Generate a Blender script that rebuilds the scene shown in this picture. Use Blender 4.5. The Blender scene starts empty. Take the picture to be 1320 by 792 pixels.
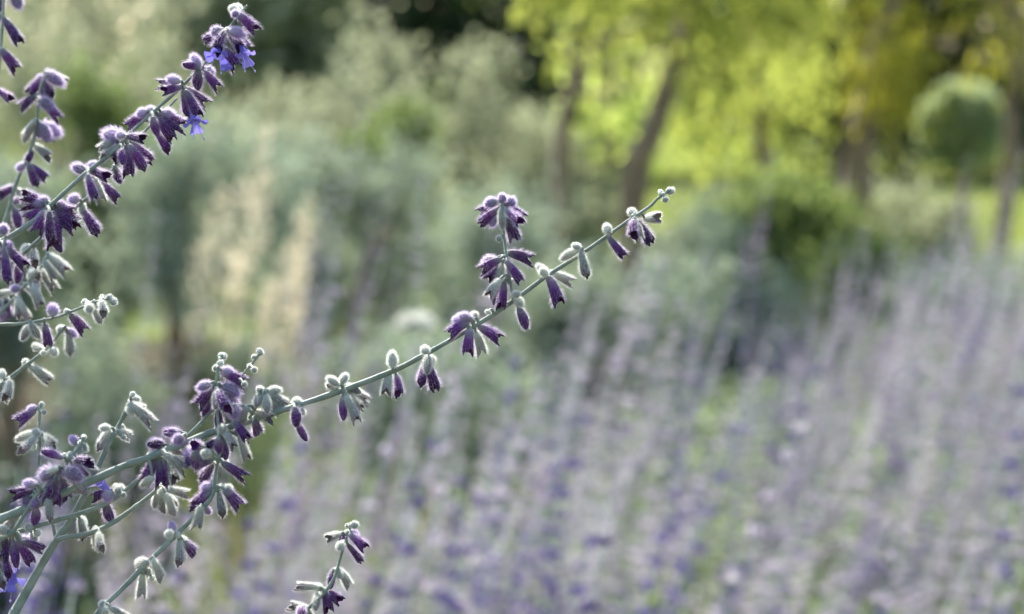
import bpy, math, random
import numpy as np
from mathutils import Vector, Matrix, Quaternion

R = math.radians
scene = bpy.context.scene
COL = scene.collection

# ------------------------------------------------------------------ camera
CAM = Vector((0.0, 0.0, 1.15))
PITCH = 5.0
FOCUS = 0.60
cam_d = bpy.data.cameras.new("camera")
cam_d.lens = 90.0
cam_d.sensor_width = 36.0
cam_d.clip_start = 0.02
cam_d.clip_end = 400.0
cam_d.dof.use_dof = True
cam_d.dof.focus_distance = FOCUS
cam_d.dof.aperture_fstop = 90.0 / 5.0
cam = bpy.data.objects.new("camera", cam_d)
cam.location = CAM
cam.rotation_euler = (R(90 - PITCH), 0, 0)
COL.objects.link(cam)
scene.camera = cam

# ------------------------------------------------------------------ sky, sun, exposure
SUN_ELEV, SUN_AZ = 46.0, -14.0         # degrees; azimuth from +Y (behind the subject) towards +X
w = bpy.data.worlds.new("World")
scene.world = w
w.use_nodes = True
nt = w.node_tree
bg = nt.nodes["Background"]
sky = nt.nodes.new("ShaderNodeTexSky")
sky.sky_type = 'NISHITA'
sky.sun_disc = False
sky.sun_elevation = R(SUN_ELEV)
sky.sun_rotation = R(SUN_AZ)
sky.air_density = 1.0
sky.dust_density = 1.5
nt.links.new(sky.outputs[0], bg.inputs[0])
bg.inputs[1].default_value = 0.115
sun_d = bpy.data.lights.new("sun", 'SUN')
sun_d.energy = 4.2
sun_d.angle = R(2.0)
sun_d.color = (1.0, 0.95, 0.86)
sun = bpy.data.objects.new("sun", sun_d)
sv = Vector((math.sin(R(SUN_AZ)) * math.cos(R(SUN_ELEV)), math.cos(R(SUN_AZ)) * math.cos(R(SUN_ELEV)), math.sin(R(SUN_ELEV))))
sun.rotation_euler = sv.to_track_quat('Z', 'Y').to_euler()
sun.location = (2, 8, 8)
COL.objects.link(sun)
scene.view_settings.view_transform = 'Standard'
scene.view_settings.look = 'None'
scene.view_settings.exposure = 1.6
scene.view_settings.gamma = 1.0
scene.cycles.use_denoising = True
scene.cycles.max_bounces = 8
scene.cycles.transparent_max_bounces = 8

# ------------------------------------------------------------------ helpers
FPX = 90.0 / 36.0 * 1320.0
cp, sp_ = math.cos(R(PITCH)), math.sin(R(PITCH))
RIGHT = Vector((1, 0, 0))
FWD = Vector((0, cp, -sp_))
UP = Vector((0, sp_, cp))

def at(px, py, d):
    """world point that lies d metres in front of the camera plane at a photograph pixel"""
    return CAM + FWD * d + RIGHT * ((px - 660.0) / FPX * d) + UP * ((396.0 - py) / FPX * d)

def link(o, parent=None):
    COL.objects.link(o)
    if parent is not None:
        o.parent = parent
    return o

def tag(o, label=None, cat=None, group=None, kind=None):
    if label: o["label"] = label
    if cat: o["category"] = cat
    if group: o["group"] = group
    if kind: o["kind"] = kind
    return o

def empty(name, loc):
    o = bpy.data.objects.new(name, None)
    o.empty_display_size = 0.02
    o.location = loc
    return link(o)

def mesh(name, v, f, mats, smooth=True, midx=None):
    me = bpy.data.meshes.new(name)
    me.from_pydata([tuple(p) for p in v], [], f)
    for m in (mats if isinstance(mats, (list, tuple)) else [mats]):
        me.materials.append(m)
    if midx is not None:
        me.polygons.foreach_set("material_index", midx)
    me.polygons.foreach_set("use_smooth", [smooth] * len(me.polygons))
    me.update()
    return me

def mesh_np(name, V, n_per, mats, smooth=False, midx=None):
    """V: (k*n_per,3) array of separate polygons of n_per corners"""
    k = len(V) // n_per
    me = bpy.data.meshes.new(name)
    me.vertices.add(len(V)); me.vertices.foreach_set("co", np.asarray(V, np.float32).ravel())
    me.loops.add(len(V)); me.loops.foreach_set("vertex_index", np.arange(len(V), dtype=np.int32))
    me.polygons.add(k)
    me.polygons.foreach_set("loop_start", np.arange(0, len(V), n_per, dtype=np.int32))
    me.polygons.foreach_set("loop_total", np.full(k, n_per, np.int32))
    for m in (mats if isinstance(mats, (list, tuple)) else [mats]):
        me.materials.append(m)
    if midx is not None:
        me.polygons.foreach_set("material_index", np.asarray(midx, np.int32))
    me.update(calc_edges=True)
    me.validate()
    return me

def obj(name, me, parent=None, loc=None):
    o = bpy.data.objects.new(name, me)
    if loc is not None:
        o.location = loc
    return link(o, parent)

def spline(pts, n):
    """Catmull-Rom through pts (list of tuples of any length)"""
    P = np.array(pts, float)
    P = np.vstack([2 * P[0] - P[1], P, 2 * P[-1] - P[-2]])
    out = []
    for i in range(1, len(P) - 2):
        p0, p1, p2, p3 = P[i - 1], P[i], P[i + 1], P[i + 2]
        for k in range(n):
            t = k / n
            out.append(0.5 * ((2 * p1) + (-p0 + p2) * t + (2 * p0 - 5 * p1 + 4 * p2 - p3) * t * t + (-p0 + 3 * p1 - 3 * p2 + p3) * t ** 3))
    out.append(P[-2])
    return np.array(out)

def tube(path, rad, seg=6, square=0.0, vf=None, jitter=None):
    """append a tube to (v,f); path (n,3), rad (n)"""
    v, f = vf if vf is not None else ([], [])
    path = [Vector(p) for p in path]
    n = len(path)
    off = len(v)
    prev = None
    for i, p in enumerate(path):
        t = (path[min(i + 1, n - 1)] - path[max(i - 1, 0)])
        t = t.normalized() if t.length > 1e-9 else Vector((0, 0, 1))
        if prev is None:
            a = t.cross(Vector((0.3, 1, 0.1))).normalized()
        else:
            a = (prev - t * prev.dot(t)).normalized()
        prev = a
        b = t.cross(a)
        for k in range(seg):
            th = 2 * math.pi * k / seg
            r = rad[i] * (1 + square * (math.cos(4 * th)))
            if jitter: r *= 1 + jitter.uniform(-.12, .12)
            v.append(p + (a * math.cos(th) + b * math.sin(th)) * r)
    for i in range(n - 1):
        for k in range(seg):
            k2 = (k + 1) % seg
            f.append((off + i * seg + k, off + i * seg + k2, off + (i + 1) * seg + k2, off + (i + 1) * seg + k))
    f.append(tuple(off + (n - 1) * seg + k for k in range(seg)))
    f.append(tuple(off + k for k in reversed(range(seg))))
    return v, f

# ------------------------------------------------------------------ materials
def new_mat(name):
    m = bpy.data.materials.new(name)
    m.use_nodes = True
    t = m.node_tree
    t.nodes.clear()
    out = t.nodes.new("ShaderNodeOutputMaterial")
    return m, t, out

def rgba(c): return (c[0], c[1], c[2], 1.0)

def ramp(t, stops):
    r = t.nodes.new("ShaderNodeValToRGB")
    e = r.color_ramp.elements
    while len(e) < len(stops): e.new(0.5)
    for i, (p, c) in enumerate(stops):
        e[i].position = p; e[i].color = rgba(c)
    return r

def leafy(name, stops, trans=0.45, tcol=None, rough=0.6, source='island', spec=0.25, tint=None):
    """two-sided plant surface: diffuse + translucent, colour drawn per leaf / per object"""
    m, t, out = new_mat(name)
    r = ramp(t, stops)
    if source == 'island':
        g = t.nodes.new("ShaderNodeNewGeometry"); src = g.outputs["Random Per Island"]
    else:
        g = t.nodes.new("ShaderNodeObjectInfo"); src = g.outputs["Random"]
    t.links.new(src, r.inputs[0])
    col = r.outputs[0]
    if tint:                                            # per-object drift of hue and value
        oi = t.nodes.new("ShaderNodeObjectInfo")
        hs = t.nodes.new("ShaderNodeHueSaturation")
        mr = t.nodes.new("ShaderNodeMapRange"); mr.inputs[3].default_value = 1 - tint; mr.inputs[4].default_value = 1 + tint
        t.links.new(oi.outputs["Random"], mr.inputs[0]); t.links.new(mr.outputs[0], hs.inputs["Value"])
        t.links.new(col, hs.inputs["Color"]); col = hs.outputs[0]
    p = t.nodes.new("ShaderNodeBsdfPrincipled")
    p.inputs["Roughness"].default_value = rough
    p.inputs["Specular IOR Level"].default_value = spec
    t.links.new(col, p.inputs["Base Color"])
    tr = t.nodes.new("ShaderNodeBsdfTranslucent")
    if tcol:
        mx = t.nodes.new("ShaderNodeMix"); mx.data_type = 'RGBA'; mx.inputs[0].default_value = 0.75
        t.links.new(col, mx.inputs[6]); mx.inputs[7].default_value = rgba(tcol)
        t.links.new(mx.outputs[2], tr.inputs[0])
    else:
        t.links.new(col, tr.inputs[0])
    ms = t.nodes.new("ShaderNodeMixShader"); ms.inputs[0].default_value = trans
    t.links.new(p.outputs[0], ms.inputs[1]); t.links.new(tr.outputs[0], ms.inputs[2])
    t.links.new(ms.outputs[0], out.inputs[0])
    return m

def calyx_mat(name, base, mid, tip, rnd):
    """colour runs along the calyx (object z, metres) with ribs and blotches; random per object"""
    m, t, out = new_mat(name)
    tc = t.nodes.new("ShaderNodeTexCoord")
    sx = t.nodes.new("ShaderNodeSeparateXYZ"); t.links.new(tc.outputs["Object"], sx.inputs[0])
    mr = t.nodes.new("ShaderNodeMapRange"); mr.inputs[1].default_value = 0.0; mr.inputs[2].default_value = 0.0072
    t.links.new(sx.outputs[2], mr.inputs[0])
    nz = t.nodes.new("ShaderNodeTexNoise"); nz.inputs["Scale"].default_value = 900.0; nz.inputs["Detail"].default_value = 3
    oi = t.nodes.new("ShaderNodeObjectInfo")
    ad = t.nodes.new("ShaderNodeVectorMath"); ad.operation = 'ADD'
    t.links.new(tc.outputs["Object"], ad.inputs[0]); t.links.new(oi.outputs["Random"], ad.inputs[1])
    t.links.new(ad.outputs[0], nz.inputs["Vector"])
    ma = t.nodes.new("ShaderNodeMath"); ma.operation = 'MULTIPLY_ADD'; ma.inputs[1].default_value = 0.35
    t.links.new(nz.outputs[0], ma.inputs[0]); t.links.new(mr.outputs[0], ma.inputs[2])
    sb = t.nodes.new("ShaderNodeMath"); sb.operation = 'SUBTRACT'; sb.inputs[1].default_value = 0.17
    t.links.new(ma.outputs[0], sb.inputs[0])
    rp = ramp(t, [(0.0, base), (0.22, tuple(0.5 * (a + b) for a, b in zip(base, mid))), (0.45, mid), (0.95, tip)])
    t.links.new(sb.outputs[0], rp.inputs[0])
    hs = t.nodes.new("ShaderNodeHueSaturation")
    m2 = t.nodes.new("ShaderNodeMapRange"); m2.inputs[3].default_value = 0.65; m2.inputs[4].default_value = 1.6
    t.links.new(oi.outputs["Random"], m2.inputs[0]); t.links.new(m2.outputs[0], hs.inputs["Value"])
    m3 = t.nodes.new("ShaderNodeMapRange"); m3.inputs[3].default_value = 0.5 - rnd; m3.inputs[4].default_value = 0.5 + rnd
    m4 = t.nodes.new("ShaderNodeMath"); m4.operation = 'FRACT'
    m5 = t.nodes.new("ShaderNodeMath"); m5.operation = 'MULTIPLY'; m5.inputs[1].default_value = 7.31
    t.links.new(oi.outputs["Random"], m5.inputs[0]); t.links.new(m5.outputs[0], m4.inputs[0]); t.links.new(m4.outputs[0], m3.inputs[0])
    t.links.new(m3.outputs[0], hs.inputs["Hue"])
    t.links.new(rp.outputs[0], hs.inputs["Color"])
    p = t.nodes.new("ShaderNodeBsdfPrincipled")
    p.inputs["Roughness"].default_value = 0.62
    p.inputs["Specular IOR Level"].default_value = 0.3
    p.inputs["Sheen Weight"].default_value = 0.25
    p.inputs["Sheen Roughness"].default_value = 0.4
    t.links.new(hs.outputs[0], p.inputs["Base Color"])
    tr = t.nodes.new("ShaderNodeBsdfTranslucent"); t.links.new(hs.outputs[0], tr.inputs[0])
    ms = t.nodes.new("ShaderNodeMixShader"); ms.inputs[0].default_value = 0.25
    t.links.new(p.outputs[0], ms.inputs[1]); t.links.new(tr.outputs[0], ms.inputs[2])
    t.links.new(ms.outputs[0], out.inputs[0])
    return m

M = {}
M['calyx_purple'] = calyx_mat('calyx_purple', (0.22, 0.23, 0.22), (0.108, 0.022, 0.150), (0.048, 0.009, 0.064), 0.025)
M['calyx_lilac'] = calyx_mat('calyx_lilac', (0.30, 0.32, 0.30), (0.26, 0.17, 0.38), (0.20, 0.11, 0.32), 0.02)
M['calyx_grey'] = calyx_mat('calyx_grey', (0.42, 0.46, 0.42), (0.30, 0.30, 0.25), (0.18, 0.12, 0.14), 0.02)
M['hair_lilac'] = leafy('hair_lilac', [(0, (0.30, 0.13, 0.46)), (0.5, (0.42, 0.26, 0.58)), (1, (0.64, 0.57, 0.70))], trans=0.7, tcol=(0.82, 0.76, 0.9), rough=0.4, spec=0.4)
M['hair_white'] = leafy('hair_white', [(0, (0.5, 0.53, 0.5)), (1, (0.78, 0.80, 0.76))], trans=0.65, tcol=(0.88, 0.9, 0.86), rough=0.4, spec=0.4)
M['corolla'] = leafy('corolla', [(0, (0.17, 0.15, 0.58)), (1, (0.30, 0.25, 0.70))], trans=0.4, source='obj', rough=0.5)
M['stamen'] = leafy('stamen', [(0, (0.5, 0.45, 0.7)), (1, (0.75, 0.72, 0.8))], trans=0.3)
def stem_mat(name, a, b, scale):
    m, t, out = new_mat(name)
    tc = t.nodes.new("ShaderNodeTexCoord")
    n1 = t.nodes.new("ShaderNodeTexNoise"); n1.inputs["Scale"].default_value = scale; n1.inputs["Detail"].default_value = 5
    t.links.new(tc.outputs["Object"], n1.inputs["Vector"])
    r = ramp(t, [(0.32, a), (0.7, b)]); t.links.new(n1.outputs[0], r.inputs[0])
    p = t.nodes.new("ShaderNodeBsdfPrincipled"); p.inputs["Roughness"].default_value = 0.6
    p.inputs["Specular IOR Level"].default_value = 0.3
    p.inputs["Sheen Weight"].default_value = 0.35; p.inputs["Sheen Roughness"].default_value = 0.35
    t.links.new(r.outputs[0], p.inputs["Base Color"])
    bp = t.nodes.new("ShaderNodeBump"); bp.inputs["Strength"].default_value = 0.3; bp.inputs["Distance"].default_value = 0.3 / scale
    t.links.new(n1.outputs[0], bp.inputs["Height"]); t.links.new(bp.outputs[0], p.inputs["Normal"])
    t.links.new(p.outputs[0], out.inputs[0])
    return m
M['stem'] = stem_mat('sage_stem', (0.14, 0.18, 0.14), (0.27, 0.31, 0.26), 260)
M['bg_stem'] = stem_mat('pale_sage_stem', (0.36, 0.42, 0.30), (0.52, 0.56, 0.45), 60)
M['bark'] = stem_mat('bark', (0.14, 0.10, 0.05), (0.34, 0.24, 0.13), 14)
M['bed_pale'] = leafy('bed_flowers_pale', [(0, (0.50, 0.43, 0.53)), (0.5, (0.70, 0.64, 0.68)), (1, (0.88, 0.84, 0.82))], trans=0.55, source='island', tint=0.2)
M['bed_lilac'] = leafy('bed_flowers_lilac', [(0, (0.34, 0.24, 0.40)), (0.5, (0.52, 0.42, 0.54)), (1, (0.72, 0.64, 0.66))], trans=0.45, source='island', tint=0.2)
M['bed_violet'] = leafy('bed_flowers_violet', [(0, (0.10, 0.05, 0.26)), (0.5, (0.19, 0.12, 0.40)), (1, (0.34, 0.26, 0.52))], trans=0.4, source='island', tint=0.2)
M['bg_leaf'] = leafy('sage_leaf', [(0, (0.07, 0.11, 0.05)), (0.6, (0.16, 0.22, 0.11)), (1, (0.36, 0.42, 0.24))], trans=0.42, tcol=(0.28, 0.37, 0.15), tint=0.45)
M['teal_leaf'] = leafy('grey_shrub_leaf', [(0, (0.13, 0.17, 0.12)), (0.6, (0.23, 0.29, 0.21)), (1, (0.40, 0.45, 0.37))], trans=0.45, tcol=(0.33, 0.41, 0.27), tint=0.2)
M['olive_leaf'] = leafy('olive_shrub_leaf', [(0, (0.13, 0.16, 0.09)), (0.6, (0.24, 0.27, 0.17)), (1, (0.38, 0.39, 0.29))], trans=0.5, tcol=(0.40, 0.43, 0.26), tint=0.15)
M['dark_leaf'] = leafy('dark_shrub_leaf', [(0, (0.02, 0.035, 0.015)), (1, (0.05, 0.085, 0.03))], trans=0.2, tint=0.2)
M['gold_leaf'] = leafy('golden_tree_leaf', [(0, (0.09, 0.13, 0.02)), (0.6, (0.17, 0.19, 0.03)), (1, (0.28, 0.25, 0.05))], trans=0.65, tcol=(0.55, 0.53, 0.07), tint=0.12)
M['golden_lime_leaf'] = leafy('golden_lime_leaf', [(0, (0.09, 0.13, 0.02)), (0.6, (0.18, 0.22, 0.04)), (1, (0.30, 0.30, 0.07))], trans=0.65, tcol=(0.50, 0.56, 0.11), tint=0.12)
M['lime_leaf'] = leafy('lime_tree_leaf', [(0, (0.12, 0.19, 0.03)), (1, (0.26, 0.34, 0.07))], trans=0.68, tcol=(0.66, 0.76, 0.20), tint=0.12)
M['plume'] = leafy('plume_seed', [(0, (0.60, 0.53, 0.36)), (1, (0.82, 0.75, 0.58))], trans=0.5)
M['grass_blade'] = leafy('grass_blade', [(0, (0.14, 0.19, 0.06)), (1, (0.27, 0.31, 0.12))], trans=0.45, tcol=(0.30, 0.34, 0.10))
M['white_petal'] = leafy('white_petal', [(0, (0.62, 0.64, 0.56)), (1, (0.80, 0.80, 0.74))], trans=0.4)

def ground_mat(name, a, b, c, scale):
    m, t, out = new_mat(name)
    tc = t.nodes.new("ShaderNodeTexCoord")
    n1 = t.nodes.new("ShaderNodeTexNoise"); n1.inputs["Scale"].default_value = scale; n1.inputs["Detail"].default_value = 8
    t.links.new(tc.outputs["Object"], n1.inputs["Vector"])
    r = ramp(t, [(0.3, a), (0.5, b), (0.72, c)]); t.links.new(n1.outputs[0], r.inputs[0])
    p = t.nodes.new("ShaderNodeBsdfPrincipled"); p.inputs["Roughness"].default_value = 0.9; p.inputs["Specular IOR Level"].default_value = 0.0
    t.links.new(r.outputs[0], p.inputs["Base Color"])
    bp = t.nodes.new("ShaderNodeBump"); bp.inputs["Strength"].default_value = 0.6; bp.inputs["Distance"].default_value = 0.03
    t.links.new(n1.outputs[0], bp.inputs["Height"]); t.links.new(bp.outputs[0], p.inputs["Normal"])
    t.links.new(p.outputs[0], out.inputs[0])
    return m
M['soil'] = ground_mat('garden_soil', (0.035, 0.028, 0.02), (0.07, 0.055, 0.04), (0.11, 0.09, 0.065), 9)
M['lawn'] = ground_mat('lawn_turf', (0.08, 0.11, 0.02), (0.13, 0.16, 0.04), (0.19, 0.21, 0.06), 3)

# ------------------------------------------------------------------ ground
def sheet(name, x0, x1, y0, y1, z, mat, nx, ny, amp, seed):
    rr = np.random.default_rng(seed)
    xs, ys = np.linspace(x0, x1, nx), np.linspace(y0, y1, ny)
    v = [(x, y, z + amp * (0.5 * math.sin(x * 1.3 + y * .7) + 0.5 * math.sin(y * 1.9 - x * .4) + 0.3 * rr.normal())) for y in ys for x in xs]
    f = [(j * nx + i, j * nx + i + 1, (j + 1) * nx + i + 1, (j + 1) * nx + i) for j in range(ny - 1) for i in range(nx - 1)]
    o = obj(name, mesh(name, v, f, mat))
    o["kind"] = "structure"
    return o
sheet('lawn', -120, 120, -40, 200, -0.03, M['lawn'], 40, 40, 0.0, 1)
sheet('garden_soil', -9, 9, -3, 11.5, 0.0, M['soil'], 60, 60, 0.012, 2)

# ------------------------------------------------------------------ leaf clouds
def leaf_quads(P, D, N, L, W, fold=0.25):
    """P base points, D unit directions, N unit side vectors, L/W arrays -> quads (k*4,3) kite-shaped leaves"""
    U = np.cross(D, N)
    tip = P + D * L[:, None]
    mid = P + D * (L * 0.45)[:, None] + U * (L * fold * 0.3)[:, None]
    a = mid + N * (W * .5)[:, None]
    b = mid - N * (W * .5)[:, None]
    return np.stack([P, a, tip, b], 1).reshape(-1, 3)

def unit(a): return a / np.maximum(np.linalg.norm(a, axis=1, keepdims=True), 1e-9)

def rand_dirs(rng, n): return unit(rng.normal(size=(n, 3)))

def side_of(rng, D):
    return unit(np.cross(D, rand_dirs(rng, len(D))))

def clump_cloud(rng, n, blobs, size, width, up=0.2, droop=0.0):
    """leaves gathered in many twigs spread through ellipsoid blobs [(cx,cy,cz,rx,ry,rz)]"""
    vol = np.array([b[3] * b[4] * b[5] for b in blobs]); vol = vol / vol.sum()
    which = rng.choice(len(blobs), n // 12 + 1, p=vol)
    B = np.array(blobs)[which]
    d = rand_dirs(rng, len(B)) * (rng.random((len(B), 1)) ** 0.45)
    tw = B[:, :3] + d * B[:, 3:]
    outd = unit(d * B[:, 3:] + 1e-6)
    idx = rng.integers(0, len(B), n)
    P = tw[idx] + rng.normal(size=(n, 3)) * size * 0.9
    D = unit(outd[idx] * 0.5 + rand_dirs(rng, n) + np.array([0, 0, up - droop]))
    return leaf_quads(P, D, side_of(rng, D), size * rng.uniform(.6, 1.25, n), width * rng.uniform(.6, 1.25, n))

def leaf_blobs(rng, cx, cy, z0, rx, h, n):
    """an uneven shrub outline: many overlapping lobes"""
    out = []
    for i in range(n):
        a = rng.uniform(0, 2 * math.pi); r = rx * math.sqrt(rng.random()) * 0.75
        zz = z0 + h * rng.uniform(.0, .85) * (1 - 0.45 * (r / rx) ** 2)
        s = rx * rng.uniform(.22, .42)
        out.append((cx + r * math.cos(a), cy + r * math.sin(a), zz, s, s, s * rng.uniform(.7, 1.2)))
    return out

# ------------------------------------------------------------------ far hedge, trees and shrubs
def shrub(name, label, cat, px, d, w_px, h, mat, n, size, width, seed, group=None, blobs=14, part='foliage'):
    rng = np.random.default_rng(seed)
    x = (px - 660.0) / FPX * d
    rx = w_px / FPX * d / 2
    root = empty(name, (x, d, 0))
    tag(root, label, cat, group)
    bl = leaf_blobs(rng, 0, 0, 0.05, rx, h, blobs)
    me = mesh_np(part, clump_cloud(rng, n, bl, size, width), 4, mat)
    tag(obj(part, me, root), kind='stuff')
    v, f = [], []
    for k in range(7):
        b = bl[k % len(bl)]
        p0 = np.array([rng.normal() * .04, rng.normal() * .04, -.02]); p2 = np.array(b[:3])
        pm = (p0 + p2) / 2 + np.array([0, 0, .12 * h])
        tube(spline([p0, pm, p2], 4), np.linspace(.012, .004, 9) * (1 + h), 5, vf=(v, f))
    obj('stem', mesh('stem', v, f, M['bark']), root)
    return root

def tree(name, label, trunks, crown, mat, n, size, width, seed, droop=0.0, group=None):
    """trunks: list of (path in world pixels [(px,py,d)...], r0, r1); crown blobs in world coordinates"""
    rng = np.random.default_rng(seed)
    base = at(*trunks[0][0][0]); base.z = 0
    root = empty(name, base)
    tag(root, label, 'tree', group)
    b0 = np.array(base)
    jr = random.Random(seed)
    for k, (path, r0, r1) in enumerate(trunks):
        pts = [np.array(at(*p)) - b0 for p in path]
        g = pts[0].copy(); g[2] = -0.05; g[0] *= 0.9 if k else 1; g[0] -= 0.06 * (k == 0)
        pts = [g] + pts
        sp = spline(pts, 6)
        v, f = tube(sp, np.linspace(r0 * 1.3, r1, len(sp)), 9, jitter=jr)
        tr = obj('trunk', mesh('trunk', v, f, M['bark']), root)
        v, f = [], []
        for j in range(5):
            s = sp[int(len(sp) * rng.uniform(.45, .95))]
            b = crown[rng.integers(len(crown))]
            e = np.array(b[:3]) - b0
            m_ = (s + e) / 2 + np.array([0, 0, .15])
            tube(spline([s, m_, e], 5), np.linspace(r1 * .8, r1 * .2, 11), 5, vf=(v, f))
        obj('limb', mesh('limb', v, f, M['bark']), root)
    bl = [(b[0] - b0[0], b[1] - b0[1], b[2] - b0[2]) + tuple(b[3:]) for b in crown]
    me = mesh_np('crown', clump_cloud(rng, n, bl, size, width, up=0.0, droop=droop), 4, mat)
    tag(obj('crown', me, root), kind='stuff')
    return root

def blobs_px(rng, n, x0, x1, y0, y1, d0, d1, s0, s1, flat=1.0):
    out = []
    for _ in range(n):
        d = rng.uniform(d0, d1); s = rng.uniform(s0, s1)
        p = at(rng.uniform(x0, x1), rng.uniform(y0, y1), d)
        out.append((p.x, p.y, p.z, s, s, s * flat))
    return out

rng = np.random.default_rng(5)
# tall far foliage closing the garden
for i, (px, d, wp, h, mt, lab) in enumerate([
    (-350, 30, 1000, 4.2, 'olive_leaf', 'pale olive tall shrub closing the garden beyond the grey mounds'),
    (180, 31, 820, 4.4, 'olive_leaf', 'broad hazy olive shrub far behind the cream plumes'),
    (560, 30, 420, 4.4, 'dark_leaf', 'dark purple green shrub far behind the olive shrubs'),
    (800, 33, 460, 5.0, 'lime_leaf', 'bright lime green shrub far behind the two leaning trunks'),
    (1080, 32, 420, 4.6, 'dark_leaf', 'very dark evergreen behind the golden tree'),
    (1330, 34, 460, 5.0, 'dark_leaf', 'very dark evergreen beyond the clipped ball'),
    (330, 24, 300, 3.4, 'olive_leaf', 'sunlit pale olive shrub rising behind the blue corollas'),
    (1700, 32, 700, 4.6, 'olive_leaf', 'olive shrub at the end of the lawn past the evergreens'),
]):
    shrub('tall_shrub', lab, 'shrub', px, d, wp, h, M[mt], 14000, .16, .09, 40 + i, blobs=30)

# golden weeping tree with leaning trunks
crown = blobs_px(rng, 40, 690, 1080, -330, 0, 9.2, 11.5, .06, .15) + blobs_px(rng, 10, 690, 780, -40, 60, 9.0, 11.4, .018, .045, 3.4) + blobs_px(rng, 60, 830, 1060, -40, 190, 9.0, 11.4, .018, .045, 3.4)
tree('golden_tree', 'golden leaved weeping tree with two slender leaning brown trunks', [
    ([(818, 235, 10), (838, 175, 10), (868, 90, 10.1), (900, -20, 10.2), (930, -160, 10.3)], .050, .026),
    ([(722, 215, 10.3), (735, 120, 10.3), (748, 10, 10.4), (745, -140, 10.6)], .030, .016)],
    crown, M['golden_lime_leaf'], 9000, .085, .026, 71, droop=0.8)
crown = blobs_px(rng, 36, 1060, 1420, -330, -30, 10.5, 12.5, .06, .16) + blobs_px(rng, 34, 1115, 1190, -40, 150, 10.5, 12, .018, .045, 3.4) + blobs_px(rng, 20, 1250, 1380, -40, 110, 10.5, 12, .018, .045, 3.0)
tree('yellow_tree', 'yellow leaved tree with pale tan trunk beside the clipped ball', [
    ([(1108, 200, 11), (1118, 140, 11), (1135, 60, 11.1), (1165, -60, 11.2), (1180, -200, 11.3)], .055, .03),
    ([(1300, 230, 11.4), (1303, 140, 11.4), (1310, 40, 11.4), (1290, -150, 11.6)], .035, .02)],
    crown, M['gold_leaf'], 8000, .085, .026, 72, droop=0.8)
crown = blobs_px(rng, 22, 880, 1040, 0, 190, 12, 13.4, .05, .13, 1.5)
tree('lime_tree', 'small yellow green tree standing between the golden and yellow trees', [
    ([(985, 240, 12.5), (980, 170, 12.5), (970, 90, 12.5), (965, 10, 12.6)], .04, .02)],
    crown, M['golden_lime_leaf'], 1500, .09, .035, 73, droop=0.6)

crown = blobs_px(rng, 34, 730, 850, -60, 200, 14.6, 15.6, .10, .24)
tree('lime_tree', 'sunlit lime green young tree glowing between the two leaning trunks', [
    ([(785, 232, 15), (787, 150, 15), (783, 60, 15), (780, -40, 15)], .035, .015)],
    crown, M['lime_leaf'], 650, .10, .05, 74, droop=0.2)

# round clipped topiary
def topiary(px, py, d, r):
    rg = np.random.default_rng(81)
    c = at(px, py, d)
    root = empty('clipped_topiary', (c.x, c.y, 0))
    tag(root, 'round clipped dark green topiary ball on a short stem by the lawn', 'topiary')
    D = rand_dirs(rg, 6000)
    lump = 1 + 0.05 * np.sin(D[:, 0] * 7 + 1) * np.sin(D[:, 2] * 6)
    P = D * (r * lump * rg.uniform(.72, 1.12, 6000))[:, None] + np.array([0, 0, c.z])
    DD = unit(D + 0.9 * rand_dirs(rg, 6000))
    tag(obj('foliage', mesh_np('foliage', leaf_quads(P, DD, side_of(rg, DD), np.full(6000, .035), np.full(6000, .022)), 4, M['ball_leaf']), root), kind='stuff')
    v, f = tube(spline([(0, 0, -.03), (.01, 0, c.z * .4), (0, 0, c.z - r * .2)], 5), np.linspace(.03, .02, 11), 8)
    obj('trunk', mesh('trunk', v, f, M['bark']), root)
M['ball_leaf'] = leafy('box_leaf', [(0, (0.15, 0.21, 0.11)), (1, (0.33, 0.42, 0.25))], trans=0.5, tcol=(.6, .7, .36))
topiary(1240, 162, 12.4, .185)

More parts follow.
